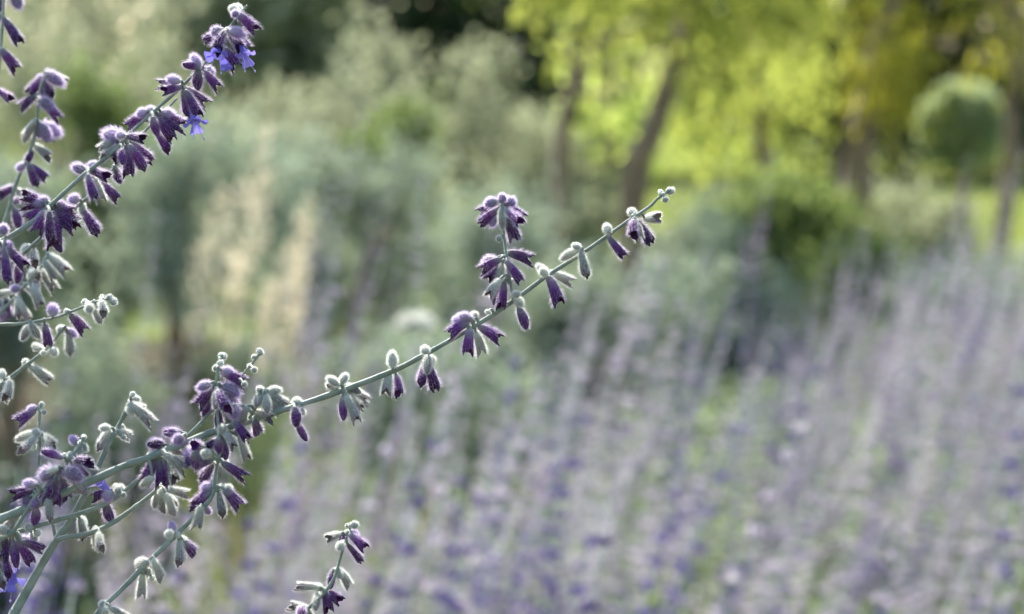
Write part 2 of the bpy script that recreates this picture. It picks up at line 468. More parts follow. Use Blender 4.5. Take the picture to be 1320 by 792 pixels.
# shrubs in the middle distance: (name, label, px, d, width px, height, material, leaves, leaf length, leaf width)
MID = [
    ('grey_shrub', 'teal grey mound between the golden tree and the bed', 930, 8.6, 240, .72, 'teal_leaf', 5000, .05, .014),
    ('olive_shrub', 'low sunlit olive mound by the lawn under the yellow tree', 1180, 12.5, 180, .70, 'olive_leaf', 4000, .06, .025),
    ('grey_shrub', 'grey mound at the foot of the clipped ball', 1270, 9.0, 240, .62, 'teal_leaf', 5000, .05, .014),
    ('olive_shrub', 'pale sunlit olive mound behind the tip of the long shoot', 915, 13.5, 150, .62, 'olive_leaf', 4000, .06, .025),
    ('green_shrub', 'mid green leafy shrub below the golden tree', 1020, 10.5, 190, .95, 'mid_leaf', 5000, .06, .03),
    ('green_shrub', 'low mid green shrub at the foot of the yellow tree', 1130, 9.6, 150, .74, 'mid_leaf', 4000, .06, .03),
    ('olive_shrub', 'pale olive mound lit on top beside the first leaning trunk', 640, 15, 330, 1.45, 'olive_leaf', 8000, .07, .03),
    ('olive_shrub', 'wide pale olive mound behind the cream plumes', 390, 14, 420, 1.62, 'olive_leaf', 9000, .07, .03),
    ('olive_shrub', 'pale olive mound behind the teal grey mounds', 90, 15, 420, 1.55, 'olive_leaf', 9000, .07, .03),
    ('olive_shrub', 'olive mound partly hidden by the sage shoots', -220, 13, 400, 1.5, 'olive_leaf', 8000, .07, .03),
    ('grey_shrub', 'teal grey mound in front of the leaning golden tree', 790, 7.6, 330, .74, 'teal_leaf', 6000, .05, .014),
    ('grey_shrub', 'teal grey mound behind the white flower head', 590, 8.2, 330, .98, 'teal_leaf', 7000, .05, .014),
    ('grey_shrub', 'darker teal mound right behind the cream plumes', 430, 8.8, 280, 1.12, 'teal_leaf', 6000, .05, .014),
    ('grey_shrub', 'teal grey mound between cream plumes and drooping dark whorls', 220, 8.0, 340, 1.12, 'teal_leaf', 7000, .05, .014),
    ('grey_shrub', 'large teal grey mound behind the dense purple shoot', 10, 7.4, 340, 1.16, 'teal_leaf', 7000, .05, .014),
    ('dark_shrub', 'dark green shrub in the gap between the pale olive mounds', 500, 11.5, 150, 1.22, 'green_leaf', 4000, .06, .03),
    ('dark_shrub', 'dark green shrub behind the rounded tip of the soft upright shoot', 110, 10.5, 170, 1.36, 'green_leaf', 4000, .06, .03),
    ('grey_shrub', 'low mound coloured as if shaded between the plumes and the sage bed', 200, 4.7, 260, .60, 'shade_leaf', 6000, .04, .012),
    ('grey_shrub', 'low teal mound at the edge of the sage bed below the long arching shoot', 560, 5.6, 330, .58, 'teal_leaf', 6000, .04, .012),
    ('grey_shrub', 'low teal mound coloured as if shaded behind the sage bed beside the thick stem', -20, 4.4, 330, .70, 'shade_leaf', 6000, .04, .012),
]
M['shade_leaf'] = leafy('shaded_teal_leaf', [(0, (0.03, 0.05, 0.04)), (1, (0.09, 0.13, 0.10))], trans=0.25, tcol=(.10, .15, .08), tint=.15)  # darkened teal: the left side's shade is put into the leaf colour
M['mid_leaf'] = leafy('mid_green_leaf', [(0, (0.09, 0.13, 0.04)), (1, (0.23, 0.29, 0.11))], trans=0.5, tcol=(.36, .46, .13), tint=.15)
M['green_leaf'] = leafy('green_shrub_leaf', [(0, (0.05, 0.08, 0.03)), (1, (0.14, 0.19, 0.07))], trans=0.4, tcol=(.26, .36, .09), tint=.15)
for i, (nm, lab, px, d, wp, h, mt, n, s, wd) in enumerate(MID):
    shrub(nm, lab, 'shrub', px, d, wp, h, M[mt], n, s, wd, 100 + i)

# cream plume grass
def plume_mesh(seed, h, lean, pl, fat=.020):
    rg = np.random.default_rng(seed)
    p = [(0, 0, 0), (lean * .15, 0.01, h * .4), (lean * .5, .02, h * .75), (lean, .02, h)]
    sp = spline(p, 8)
    v, f = tube(sp, np.linspace(.003, .0012, len(sp)), 4)
    n = 180
    t = rg.beta(1.3, 1.1, n)
    L0 = 1 - pl / h
    k = (L0 + (1 - L0) * t) * (len(sp) - 1)
    i0 = np.minimum(k.astype(int), len(sp) - 2); fr = (k - i0)[:, None]
    P = sp[i0] * (1 - fr) + sp[i0 + 1] * fr
    rad = fat * np.sin(np.pi * np.clip(t * .9 + .08, 0, 1)) * rg.random(n)
    dd = rand_dirs(rg, n); dd[:, 2] *= .3
    P = P + unit(dd) * rad[:, None]
    D = unit(unit(dd) * .6 + np.array([.15, 0, 1.0]) + .3 * rand_dirs(rg, n))
    q = leaf_quads(P, D, side_of(rg, D), rg.uniform(.010, .02, n), np.full(n, .0035))
    return mesh('plume_stem', v, f, M['grass_blade']), mesh_np('seed_head', q, 4, M['plume'])

def grass_clump(px, d, plumes, seed, label, bladeh=.55, nblade=700, spread=.16):
    rg = np.random.default_rng(seed)
    c = at(px, 400, d)
    root = empty('plume_grass', (c.x, c.y, 0))
    tag(root, label, 'grass', 'cream plume grasses')
    for k, (dx, top, lean, pl) in enumerate(plumes):
        tp = at(px + dx, top, d)
        s, q = plume_mesh(seed * 10 + k, tp.z, lean, pl, .030 if d > 4 else .010)
        o = obj('plume', s, root, (dx / FPX * d - lean, rg.uniform(-.1, .1), 0))
        obj('seed_head', q, o)
    a = rg.uniform(0, 2 * np.pi, nblade); r = spread * np.sqrt(rg.random(nblade))
    P = np.stack([r * np.cos(a), r * np.sin(a), np.zeros(nblade)], 1)
    D = unit(np.stack([np.cos(a) * .3, np.sin(a) * .3, np.ones(nblade)], 1) + .2 * rand_dirs(rg, nblade))
    q = leaf_quads(P, D, side_of(rg, D), bladeh * rg.uniform(.5, 1.1, nblade), np.full(nblade, .008), fold=.1)
    tag(obj('blades', mesh_np('blades', q, 4, M['grass_blade']), root), kind='stuff')

grass_clump(330, 4.3, [(20, 165, .14, .40), (-38, 245, .09, .34), (12, 225, .13, .3), (62, 300, .10, .3), (78, 250, .15, .36), (-15, 320, .08, .25)], 3,
            'tall clump of cream feathery grass plumes standing before grey mounds', bladeh=.6, nblade=50)
grass_clump(372, 4.0, [(10, 340, .05, .2), (-25, 370, .05, .2)], 4, 'short yellow green grass tuft under the tall cream plumes', bladeh=.78, nblade=70, spread=.04)
grass_clump(800, 2.3, [], 6, 'lime green grass tuft growing among the sage spikes', bladeh=.66, nblade=300, spread=.08)

# white flower head
def white_flower(px, py, d):
    rg = np.random.default_rng(9)
    c = at(px, py, d)
    root = empty('white_flower', (c.x, c.y, 0))
    tag(root, 'single white round flower head behind the long arching shoot', 'flower')
    v, f = tube(spline([(-.05, 0, -.02), (-.03, 0, c.z * .5), (0, 0, c.z)], 6), np.linspace(.003, .002, 13), 5)
    obj('stem', mesh('stem', v, f, M['bg_stem']), root)
    n = 160
    D = rand_dirs(rg, n); D[:, 2] = np.abs(D[:, 2]) * .6 + .1; D = unit(D)
    P = D * .006 + np.array([0, 0, c.z])
    obj('flower_head', mesh_np('flower_head', leaf_quads(P, D, side_of(rg, D), np.full(n, .019), np.full(n, .008)), 4, M['white_petal']), root)
white_flower(535, 425, 2.9)

# ------------------------------------------------------------------ the sage bed
def bed_spike(seed, length, nside, mat):
    """one flowering stem: pale stalk, whorls of small calyces, a few side branches (6-8 facets per calyx)"""
    rg = np.random.default_rng(seed)
    lean = rg.uniform(.07, .19)
    main = spline([(0, 0, 0), (lean * .2, rg.normal() * .01, length * .45), (lean, rg.normal() * .02, length)], 10)
    v, f = tube(main, np.linspace(.0016, .0007, len(main)), 4)
    axes = [(main, rg.uniform(.5, .62))]
    for k in range(nside):
        i = int(len(main) * rg.uniform(.45, .8)); s = main[i]
        a = rg.uniform(0, 2 * np.pi); l = rg.uniform(.05, .13)
        e = s + np.array([np.cos(a) * l * .45 + .01, np.sin(a) * l * .45, l])
        m = (s + e) / 2 + np.array([np.cos(a), np.sin(a), -.3]) * l * .12
        sd = spline([s, m, e], 5)
        tube(sd, np.linspace(.0009, .0006, len(sd)), 4, vf=(v, f))
        axes.append((sd, .15))
    Q = []
    for path, t0 in axes:
        seglen = np.linalg.norm(np.diff(path, axis=0), axis=1).sum()
        t = t0
        while t < 1:
            k = t * (len(path) - 1); i = min(int(k), len(path) - 2)
            c = path[i] * (1 - (k - i)) + path[i + 1] * (k - i)
            n = rg.integers(8, 13)
            sz = (1.15 - .55 * (t - t0) / (1 - t0))
            for j in range(n):
                a = rg.uniform(0, 2 * np.pi)
                d = unit(np.array([[np.cos(a), np.sin(a), rg.uniform(-.7, .35)]]))[0]
                L = .0105 * sz * rg.uniform(.8, 1.2); W = .0052 * sz
                s1 = unit(np.cross(d, [0.1, .2, 1])[None])[0]; s2 = np.cross(d, s1)
                p0 = c + d * .001; m = c + d * L * .6; e = c + d * L
                r4 = [m + s1 * W * .5, m + s2 * W * .5, m - s1 * W * .5, m - s2 * W * .5]
                Q.append((p0, r4, e))
            t += rg.uniform(.012, .019) / seglen if seglen < .2 else rg.uniform(.014, .032) / seglen
    vv, ff = [], []
    for p0, r4, e in Q:
        o = len(vv); vv += [p0] + r4 + [e]
        for k in range(4):
            ff += [(o, o + 1 + k, o + 1 + (k + 1) % 4), (o + 5, o + 1 + (k + 1) % 4, o + 1 + k)]
    return mesh('spike_stem', v, f, M['bg_stem']), mesh('flowers', vv, ff, M[mat], smooth=False)

SPEC = [(.62, 2), (.70, 4), (.58, 1), (.66, 3), (.74, 2), (.54, 0), (.68, 1)]
SPIKES = {c: [bed_spike(200 + 20 * j + i, L, ns, 'bed_' + c) for i, (L, ns) in enumerate(SPEC)] for j, c in enumerate(('pale', 'lilac', 'violet'))}

def foliage_mesh(seed):
    rg = np.random.default_rng(seed)
    n = 750
    a = rg.uniform(0, 2 * np.pi, n); z = .05 + .44 * rg.random(n) ** .8; r = (.05 + .15 * z / .55) * np.sqrt(rg.random(n)) * 1.1
    P = np.stack([r * np.cos(a), r * np.sin(a), z], 1)
    D = unit(np.stack([np.cos(a) * .5, np.sin(a) * .5, np.full(n, .8)], 1) + .6 * rand_dirs(rg, n))
    return mesh_np('foliage', leaf_quads(P, D, side_of(rg, D), rg.uniform(.022, .045, n), rg.uniform(.006, .011, n)), 4, M['bg_leaf'])
FOL = [foliage_mesh(300 + i) for i in range(4)]

rb = random.Random(17)
def far_edge(u):                     # far edge of the bed: close on the left, farther on the right
    return 3.3 + 3.3 * min(max((u - .35) / .5, 0), 1)
n_clump = 0
y = 1.55
while y < 6.7:
    half = 0.2 * y + 0.30
    x = -half + rb.uniform(0, .1)
    while x < half:
        u = (x / y / 0.4) + .5
        if y < far_edge(u) + rb.uniform(-.2, .2) and not (u < .15 and y > 2.4) and rb.random() < .9:
            cx, cy = x + rb.uniform(-.06, .06), y + rb.uniform(-.08, .08)
            root = empty('sage_clump', (cx, cy, 0))
            near, far = y < 2.2, y > far_edge(u) - .8
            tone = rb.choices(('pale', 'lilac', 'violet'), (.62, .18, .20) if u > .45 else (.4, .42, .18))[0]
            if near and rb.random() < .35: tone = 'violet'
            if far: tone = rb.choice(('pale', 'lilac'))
            word = {'pale': 'pale pinkish grey', 'lilac': 'soft grey lilac', 'violet': 'deep violet'}[tone]
            place = 'along the front edge of the flower bed' if near else 'along the far edge of the flower bed' if far else 'in the dense middle of the flower bed'
            tag(root, 'clump of %s sage spikes %s' % (word, place), 'sage plant', '%s sage clumps %s' % (word, place))
            tall = rb.uniform(.86, 1.16)
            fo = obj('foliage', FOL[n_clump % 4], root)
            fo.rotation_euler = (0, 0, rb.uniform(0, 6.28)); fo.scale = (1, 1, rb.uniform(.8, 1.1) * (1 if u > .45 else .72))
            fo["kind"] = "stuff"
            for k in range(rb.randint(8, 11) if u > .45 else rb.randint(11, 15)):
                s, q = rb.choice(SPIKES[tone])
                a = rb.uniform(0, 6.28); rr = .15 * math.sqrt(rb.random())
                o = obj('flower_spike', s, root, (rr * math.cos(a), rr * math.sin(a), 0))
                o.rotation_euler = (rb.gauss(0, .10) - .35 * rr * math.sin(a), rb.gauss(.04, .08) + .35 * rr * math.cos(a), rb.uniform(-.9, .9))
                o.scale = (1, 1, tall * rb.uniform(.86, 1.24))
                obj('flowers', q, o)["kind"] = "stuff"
            n_clump += 1
        x += rb.uniform(.24, .36) if u > .48 else rb.uniform(.13, .2)
    y += rb.uniform(.22, .28)

# a few tall spikes standing apart from the bed: (px, top py, distance, tone, label)
for px, py, d, tone, lab in [
    (104, 452, 2.7, 'violet', 'lone deep violet sage spike in the dark gap below the level shoot'),
    (196, 385, 3.3, 'lilac', 'lone grey lilac sage spike between the level shoot and the plumes'),
    (482, 195, 4.6, 'lilac', 'tall faint lilac sage spike beside the cream plumes'),
    (425, 140, 5.6, 'pale', 'tall faint pinkish sage spike rising over the dark mound'),
    (822, 318, 2.9, 'pale', 'tall pale sage spike below the tip of the long shoot'),
    (790, 372, 2.7, 'pale', 'shorter pale sage spike leaning next to a taller one'),
    (712, 425, 2.5, 'pale', 'pale sage spike at the edge of the bed under the woolly buds'),
    (1100, 285, 4.8, 'lilac', 'tall grey lilac sage spike standing out from the bed near the yellow tree'),
    (1270, 190, 6.0, 'pale', 'very tall pale sage spike in front of the clipped ball')]:
    tp = at(px, py, d)
    root = empty('tall_sage', (tp.x - .10, tp.y, 0))
    tag(root, lab, 'sage plant')
    for k in range(3):
        s, q = SPIKES[tone][(k * 2 + int(px)) % 7]
        o = obj('flower_spike', s, root, (rb.uniform(-.03, .03), rb.uniform(-.04, .04), 0))
        zs = max(p.co.z for p in s.vertices)
        o.scale = (1, 1, tp.z / zs * (1, .93, .84)[k]); o.rotation_euler = (0, 0, rb.uniform(-.5, .5))
        obj('flowers', q, o)["kind"] = "stuff"
    fo = obj('foliage', FOL[int(px) % 4], root); fo.scale = (.5, .5, .9); fo["kind"] = "stuff"

# ------------------------------------------------------------------ the near sage: calyces, buds, corollas
MM = 0.001
def calyx_surface(seed, shape):
    """ribbed two-lipped bell (open), spindle (closed) or egg (bud) along +z; returns verts, faces, sample points/normals"""
    rg = np.random.default_rng(seed)
    ns = 26
    if shape == 'open':
        L = 6.6; prof = [(0, .35), (.05, .72), (.16, .9), (.34, 1.08), (.55, 1.22), (.74, 1.38), (.9, 1.5), (1, 1.52)]
    elif shape == 'closed':
        L = 6.4; prof = [(0, .35), (.05, .7), (.16, .88), (.34, 1.14), (.55, 1.26), (.74, 1.14), (.9, .8), (1, .42)]
    elif shape == 'bud':
        L = 3.3; prof = [(0, .3), (.06, .6), (.18, .9), (.38, 1.12), (.58, 1.12), (.76, .92), (.92, .5), (1, .2)]
    else:
        L = 1.6; prof = [(0, .25), (.1, .5), (.3, .72), (.5, .78), (.7, .68), (.85, .48), (.95, .28), (1, .12)]
    flat = {'open': rg.uniform(.74, .86), 'closed': .88, 'bud': .96, 'tiny': 1}[shape]
    bend = {'open': rg.uniform(.5, 1.1), 'closed': rg.uniform(.4, .9), 'bud': .2, 'tiny': 0}[shape]
    rows = []
    for t, r in prof:
        row = []
        for k in range(ns):
            th = 2 * math.pi * k / ns
            rib = 1 + (.055 if k % 2 else -.04) * min(1, t * 5) * (shape != 'tiny')
            z = t
            rr = r * rib
            if shape == 'open':
                lip = abs(math.cos(th)) ** 1.3
                z = t + (t ** 4) * (.26 * lip - .14 + .045 * math.cos(th * 6 + .5))
                rr *= 1 - .10 * (t ** 6) * lip
            x = rr * math.cos(th) + bend * (z ** 2) + rg.normal() * .012
            row.append((x * MM, rr * math.sin(th) * flat * MM, z * L * MM))
        rows.append(row)
    outer = len(rows)
    if shape == 'open':                                   # inner throat
        for t, k_ in ((.93, .86), (.7, .62), (.4, .3)):
            base = rows[outer - 1]
            row = []
            for k in range(ns):
                x, yv, z = base[k]
                cxx = bend * t * t * MM
                row.append(((x - bend * MM) * k_ + cxx, yv * k_, (z * (t if t < .9 else .96))))
            rows.append(row)
    v = [p for row in rows for p in row]
    f = []
    for i in range(len(rows) - 1):
        for k in range(ns):
            k2 = (k + 1) % ns
            f.append((i * ns + k, i * ns + k2, (i + 1) * ns + k2, (i + 1) * ns + k))
    f.append(tuple(range(ns))[::-1])
    f.append(tuple((len(rows) - 1) * ns + k for k in range(ns)))
    V = np.array(v).reshape(len(rows), ns, 3)[:outer]
    return v, f, V, L * MM

def hair_mesh(name, V, n, lmin, lmax, wid, seed, mat, curl):
    """short curved hairs standing on the outside of a surface grid"""
    rg = np.random.default_rng(seed)
    r, s, _ = V.shape
    area = np.array([np.linalg.norm(np.diff(V[i:i + 2, :2], axis=0)) * np.linalg.norm(V[i, 0] - V[i, s // 2]) for i in range(r - 1)]) + 1e-9
    i = rg.choice(r - 1, n, p=area / area.sum()); k = rg.integers(0, s, n)
    a, b = rg.random((n, 1)), rg.random((n, 1))
    p00, p01, p10, p11 = V[i, k], V[i, (k + 1) % s], V[i + 1, k], V[i + 1, (k + 1) % s]
    P = (p00 * (1 - b) + p01 * b) * (1 - a) + (p10 * (1 - b) + p11 * b) * a
    N = unit(np.cross(p01 - p00, p10 - p00))
    tip = unit(p10 - p00)
    L = rg.uniform(lmin, lmax, n)[:, None] * MM
    d1 = unit(N + .35 * tip + curl * .5 * rand_dirs(rg, n))
    d2 = unit(d1 + .5 * tip + curl * rand_dirs(rg, n))
    sd = unit(np.cross(d1, rand_dirs(rg, n))) * (wid * MM)
    m = P + d1 * L * .5; e = m + d2 * L * .5
    q = np.stack([P - sd, P + sd, m + sd * .8, m - sd * .8, m - sd * .8, m + sd * .8, e + sd * .25, e - sd * .25], 1).reshape(-1, 3)
    return mesh_np(name, q, 4, mat)

def corolla_mesh(seed):
    """blue-violet two-lipped flower: slim tube, four-lobed upper lip, broad lower lip, two stamens"""
    rg = np.random.default_rng(seed)
    ns = 12; v = []; f = []
    for t, r in ((0, .7), (.25, .75), (.5, 1.0), (.62, 1.35)):
        for k in range(ns):
            th = 2 * math.pi * k / ns
            v.append((r * math.cos(th) * MM, r * math.sin(th) * .9 * MM, t * 5.2 * MM))
    for i in range(3):
        for k in range(ns):
            k2 = (k + 1) % ns
            f.append((i * ns + k, i * ns + k2, (i + 1) * ns + k2, (i + 1) * ns + k))
    lobes = [(0, 3.6, 1.5), (1.9, 2.6, 1.0), (2.75, 2.9, .95), (3.55, 2.9, .95), (4.4, 2.6, 1.0)]
    for th, L, W in lobes:
        th += rg.normal() * .08
        e1 = np.array([math.cos(th), math.sin(th) * .9, 0]); e2 = np.array([-math.sin(th), math.cos(th), 0]); e3 = np.array([0, 0, 1.])
        o = len(v)
        for j, (u, wv, up) in enumerate([(0, .55, 0), (.3, .85, .3), (.62, 1.0, .42), (.88, .7, .38), (1.0, .25, .25)]):
            for sgn in (-1, 0, 1):
                p = e1 * (1.2 + u * L * .72) + e2 * sgn * W * wv + e3 * (3.1 + up * L * .75 + (.18 if sgn else 0) + rg.normal() * .05)
                v.append(tuple(p * MM))
        for j in range(4):
            for q in range(2):
                a = o + j * 3 + q
                f.append((a, a + 1, a + 4, a + 3))
    nf = len(f)
    for s in (-1, 1):
        tube(spline([(s * .0003 - .0003, s * .0003, .002), (s * .0006 - .0004, s * .0005, .0055), (s * .001 - .0008, s * .001, .0078)], 5), [.00007] * 11, 4, vf=(v, f))
        tube([(s * .001 - .0008, s * .001, .0078), (s * .001 - .0008, s * .001, .0083)], [.00022, .00016], 5, vf=(v, f))
    return mesh('corolla', v, f, [M['corolla'], M['stamen']], midx=[0] * nf + [1] * (len(f) - nf))

def make_set(shape, cm, hm, count, seed, nh, l0, l1, wd, curl):
    out = []
    for i in range(count):
        v, f, V, L = calyx_surface(seed + i, shape)
        out.append((mesh('calyx', v, f, M[cm]), hair_mesh('hair', V, nh, l0, l1, wd, seed + 50 + i, M[hm], curl), L))
    return out
KIND = {
    'p': make_set('open', 'calyx_purple', 'hair_lilac', 8, 1000, 680, .6, 1.3, .013, .5),
    'd': make_set('closed', 'calyx_purple', 'hair_lilac', 4, 1100, 600, .6, 1.2, .013, .5),
    'l': make_set('bud', 'calyx_lilac', 'hair_lilac', 4, 1200, 1000, .6, 1.2, .014, .8),
    'w': make_set('open', 'calyx_grey', 'hair_white', 5, 1300, 1500, .6, 1.3, .015, 1.0),
    'v': make_set('closed', 'calyx_grey', 'hair_white', 4, 1350, 1500, .6, 1.3, .015, 1.0),
    'b': make_set('bud', 'calyx_grey', 'hair_white', 4, 1400, 1500, .6, 1.2, .015, 1.1),
    't': make_set('tiny', 'calyx_grey', 'hair_white', 3, 1500, 350, .3, .6, .015, 1.0),
}
COROLLA = [corolla_mesh(1600 + i) for i in range(3)]
PART = {'p': 'calyx', 'd': 'calyx', 'l': 'bud', 'w': 'calyx', 'v': 'calyx', 'b': 'bud', 't': 'bud'}
rf = random.Random(23)
MPX = FOCUS / FPX                                             # metres per photograph pixel at the focus distance

def down(V, seed):
    length = np.linalg.norm(np.diff(V.mean(1), axis=0), axis=1).sum()
    return hair_mesh('hair', V, int(length * 24000), .16, .42, .011, seed, M['hair_white'], .8)

def shoot(label, depth, stems, marks, root_xy, seed):
    """stems: list of ([(px,py),...], width0_px, width1_px, depth offset); the first runs on down to the ground at root_xy.
    marks: 'kind bx by tx ty; ...' calyx base and tip pixels; c = corolla of the calyx listed before it"""
    root = empty('sage_shoot', (root_xy[0], root_xy[1], 0))
    tag(root, label, 'sage shoot', 'flowering shoots of the near sage')
    r0 = Vector(root.location)
    allp = []
    v, f = [], []
    for k, (pts, w0, w1, dz) in enumerate(stems):
        P = [np.array(at(x, yv, depth + dz)) for x, yv in pts]
        wid = [w0 + (w1 - w0) * i / (len(P) - 1) for i in range(len(P))]
        vis = spline(P, 8)
        allp += [Vector(p) for p in vis]
        if k == 0:
            T = P[0] - P[1]; T = T / np.linalg.norm(T)
            g = np.array([root_xy[0], root_xy[1], -.01])
            a = P[0] + T * .07
            m1 = a * .62 + g * .38 + np.array([T[0] * .05, 0, 0]); m2 = a * .25 + g * .75
            P = [g, m2, m1, a] + P
            wid = [w0 * 1.6, w0 * 1.35, w0 * 1.2, w0 * 1.05] + wid
        sp = spline([tuple(p) + (wd * .5 * MPX,) for p, wd in zip(P, wid)], 8)
        loc = [Vector(p[:3]) - r0 for p in sp]
        sp[:, 3] *= 1 + .10 * np.convolve(np.random.default_rng(seed * 7 + k).normal(size=len(sp)), [.25, .5, .25], 'same')
        if k == 0:
            tube(loc, sp[:, 3], 12, .06, vf=(v, f))
            skip = 28; grid = np.array([tuple(q) for q in v]).reshape(-1, 12, 3)[skip:]
            stem_down = down(grid, seed * 10)
        else:
            bv, bf = tube(loc, sp[:, 3], 10, .06)
            so = obj('side_stem', mesh('side_stem', bv, bf, M['stem']), root)
            obj('hair', down(np.array([tuple(q) for q in bv]).reshape(-1, 10, 3), seed * 10 + k), so)["kind"] = "stuff"
    last = None
    pv, pf = v, f
    for e in marks.replace('\n', ' ').split(';'):
        e = e.split()
        if not e: continue
        k, (bx, by, tx, ty) = e[0], map(float, e[1:5])
        if k == 'c':
            base, tip = at(bx, by, last[1] - .001), at(tx, ty, last[1] - .001)
            L0 = 5.6 * MM
        else:
            # depth of the base: that of the nearest stem point, a little to the front or back of it
            bq = at(bx, by, depth)
            near = min(allp, key=lambda q: ((q - CAM).normalized() - (bq - CAM).normalized()).length)
            dn = (near - CAM).dot(FWD)
            dd = dn + rf.choice((-1, 1, 1)) * rf.uniform(.0008, .0042)
            base, tip = at(bx, by, dd), at(tx, ty, dd)
            me, hm, L0 = rf.choice(KIND[k])
        d2 = tip - base
        l = d2.length
        sc = min(max(rf.uniform(.74, .92), l / L0), 1.4)
        if k in 'blt': sc = min(max(rf.uniform(.62, .85), l / L0), 1.12)
        if k == 'c': sc = min(max(rf.uniform(1.05, 1.2), l / L0), 1.5)
        full = L0 * sc
        out = math.sqrt(max(0.0, full * full - l * l))
        # the near side of a whorl faces the camera, so most foreshortened calyces point this way
        d3 = d2 + FWD * (out * (-1 if rf.random() < .5 else 1) * .9)
        Z = d3.normalized()
        X = Vector((rf.gauss(0, .5), rf.gauss(0, .5), -1)); X = (X - Z * X.dot(Z)).normalized()
        Y = Z.cross(X)
        rot = Matrix((X, Y, Z)).transposed()
        s = d3.length / L0
        wfac = (.5 * (.95 + s)) * rf.uniform(.88, 1.18) * (.86 if k in 'wvb' else 1)
        mw = Matrix.Translation(base - r0) @ rot.to_4x4() @ Matrix.Diagonal((wfac, wfac, s, 1))
        if k == 'c':
            o = obj('corolla', rf.choice(COROLLA), last[0])
            o.matrix_basis = last[2].inverted() @ mw
            continue
        o = obj(PART[k], me, root)
        o.matrix_basis = mw
        h = obj('hair', hm, o)
        h["kind"] = "stuff"
        last = (o, dd, mw)
        if (near - base).length > .0006:                       # its stalk
            a, b = near - r0, base - r0
            q = spline([tuple(a), tuple((a + b) / 2 + Vector((0, 0, .0006))), tuple(b + Z * .0004)], 3)
            tube(q, np.linspace(.00042, .00034, len(q)), 6, vf=(pv, pf))
    so = obj('stem', mesh('stem', v, f, M['stem']), root)
    obj('hair', stem_down, so)["kind"] = "stuff"
    return root

# long arching shoot with one upright side spike
shoot('long arching sage shoot with an upright side spike and sparse woolly buds', .600, [
    ([(-30, 681), (0, 669), (60, 645), (131, 614), (160, 601), (203, 586), (271, 558), (308, 547), (370, 527), (434, 506), (507, 478), (546, 458), (611, 421), (660, 389), (705, 356), (747, 329), (783, 304), (811, 284), (838, 266), (848, 256), (864, 245)], 11.5, 3.2, 0),
    ([(661, 387), (656, 352), (651, 316), (649, 297), (647, 256)], 4, 2.4, -.001),
    ([(321, 540), (332, 522), (341, 507)], 4.2, 3, -.002)], """
t 860 250 868 243; t 856 254 859 261; t 850 250 854 246; t 862 246 869 248;
w 830 283 848 279; b 818 277 812 270; w 816 280 828 305; p 821 284 840 310; p 818 284 812 302;
b 784 300 782 289; p 784 305 802 330;
v 748 321 722 332; w 749 324 754 353; b 748 320 738 316;
b 706 354 693 342; w 711 352 738 362; p 706 356 724 388; b 704 356 698 346;
b 666 384 672 394; b 661 382 669 378; d 668 396 682 423;
p 645 262 617 272; p 644 268 619 286; v 646 268 647 295; p 650 264 677 277; p 652 270 673 286; l 640 272 633 292; p 652 282 668 306; l 652 259 664 262; l 641 259 625 263; l 648 262 647 250; t 645 308 641 308;
p 654 326 685 331; p 646 334 619 345; p 646 338 627 359; v 647 338 642 367; p 652 336 672 360; l 640 334 622 339; w 644 360 627 379; p 650 364 648 396; p 646 366 636 384; t 659 364 662 360;
l 609 412 592 406; p 604 415 577 427; p 607 424 600 454; w 612 427 625 453; p 616 420 645 434; b 608 408 614 404; l 600 412 584 412; t 630 400 628 405;
b 550 456 546 447; b 552 462 559 466; v 550 458 554 478; p 547 468 544 490; p 550 466 563 500;
b 506 474 506 454; b 504 470 507 463; w 503 481 494 505; p 510 482 517 505;
b 436 497 423 486; b 440 495 446 482; w 440 498 473 512; w 442 504 466 524; d 442 512 441 541; w 446 510 463 540; v 436 498 425 494; v 444 498 466 503; w 440 502 470 518;
b 380 520 386 516; d 379 524 387 549; d 383 543 394 567; b 384 528 391 533;
w 342 506 369 521; w 342 507 362 530; v 338 508 330 520; b 338 505 334 500; w 326 531 351 535; p 327 543 333 555; w 318 524 307 541; b 345 505 362 502; l 302 520 301 540; v 341 508 349 530; p 300 542 320 562;
w 205 581 231 580; w 212 585 241 603; p 203 590 184 618; p 206 592 210 626; p 209 592 225 620; w 218 598 231 616; b 200 584 190 590; v 198 615 179 627; l 206 576 192 569; d 212 574 196 568; t 206 588 200 596; t 210 586 216 592
""", (-.62, .66), 1)

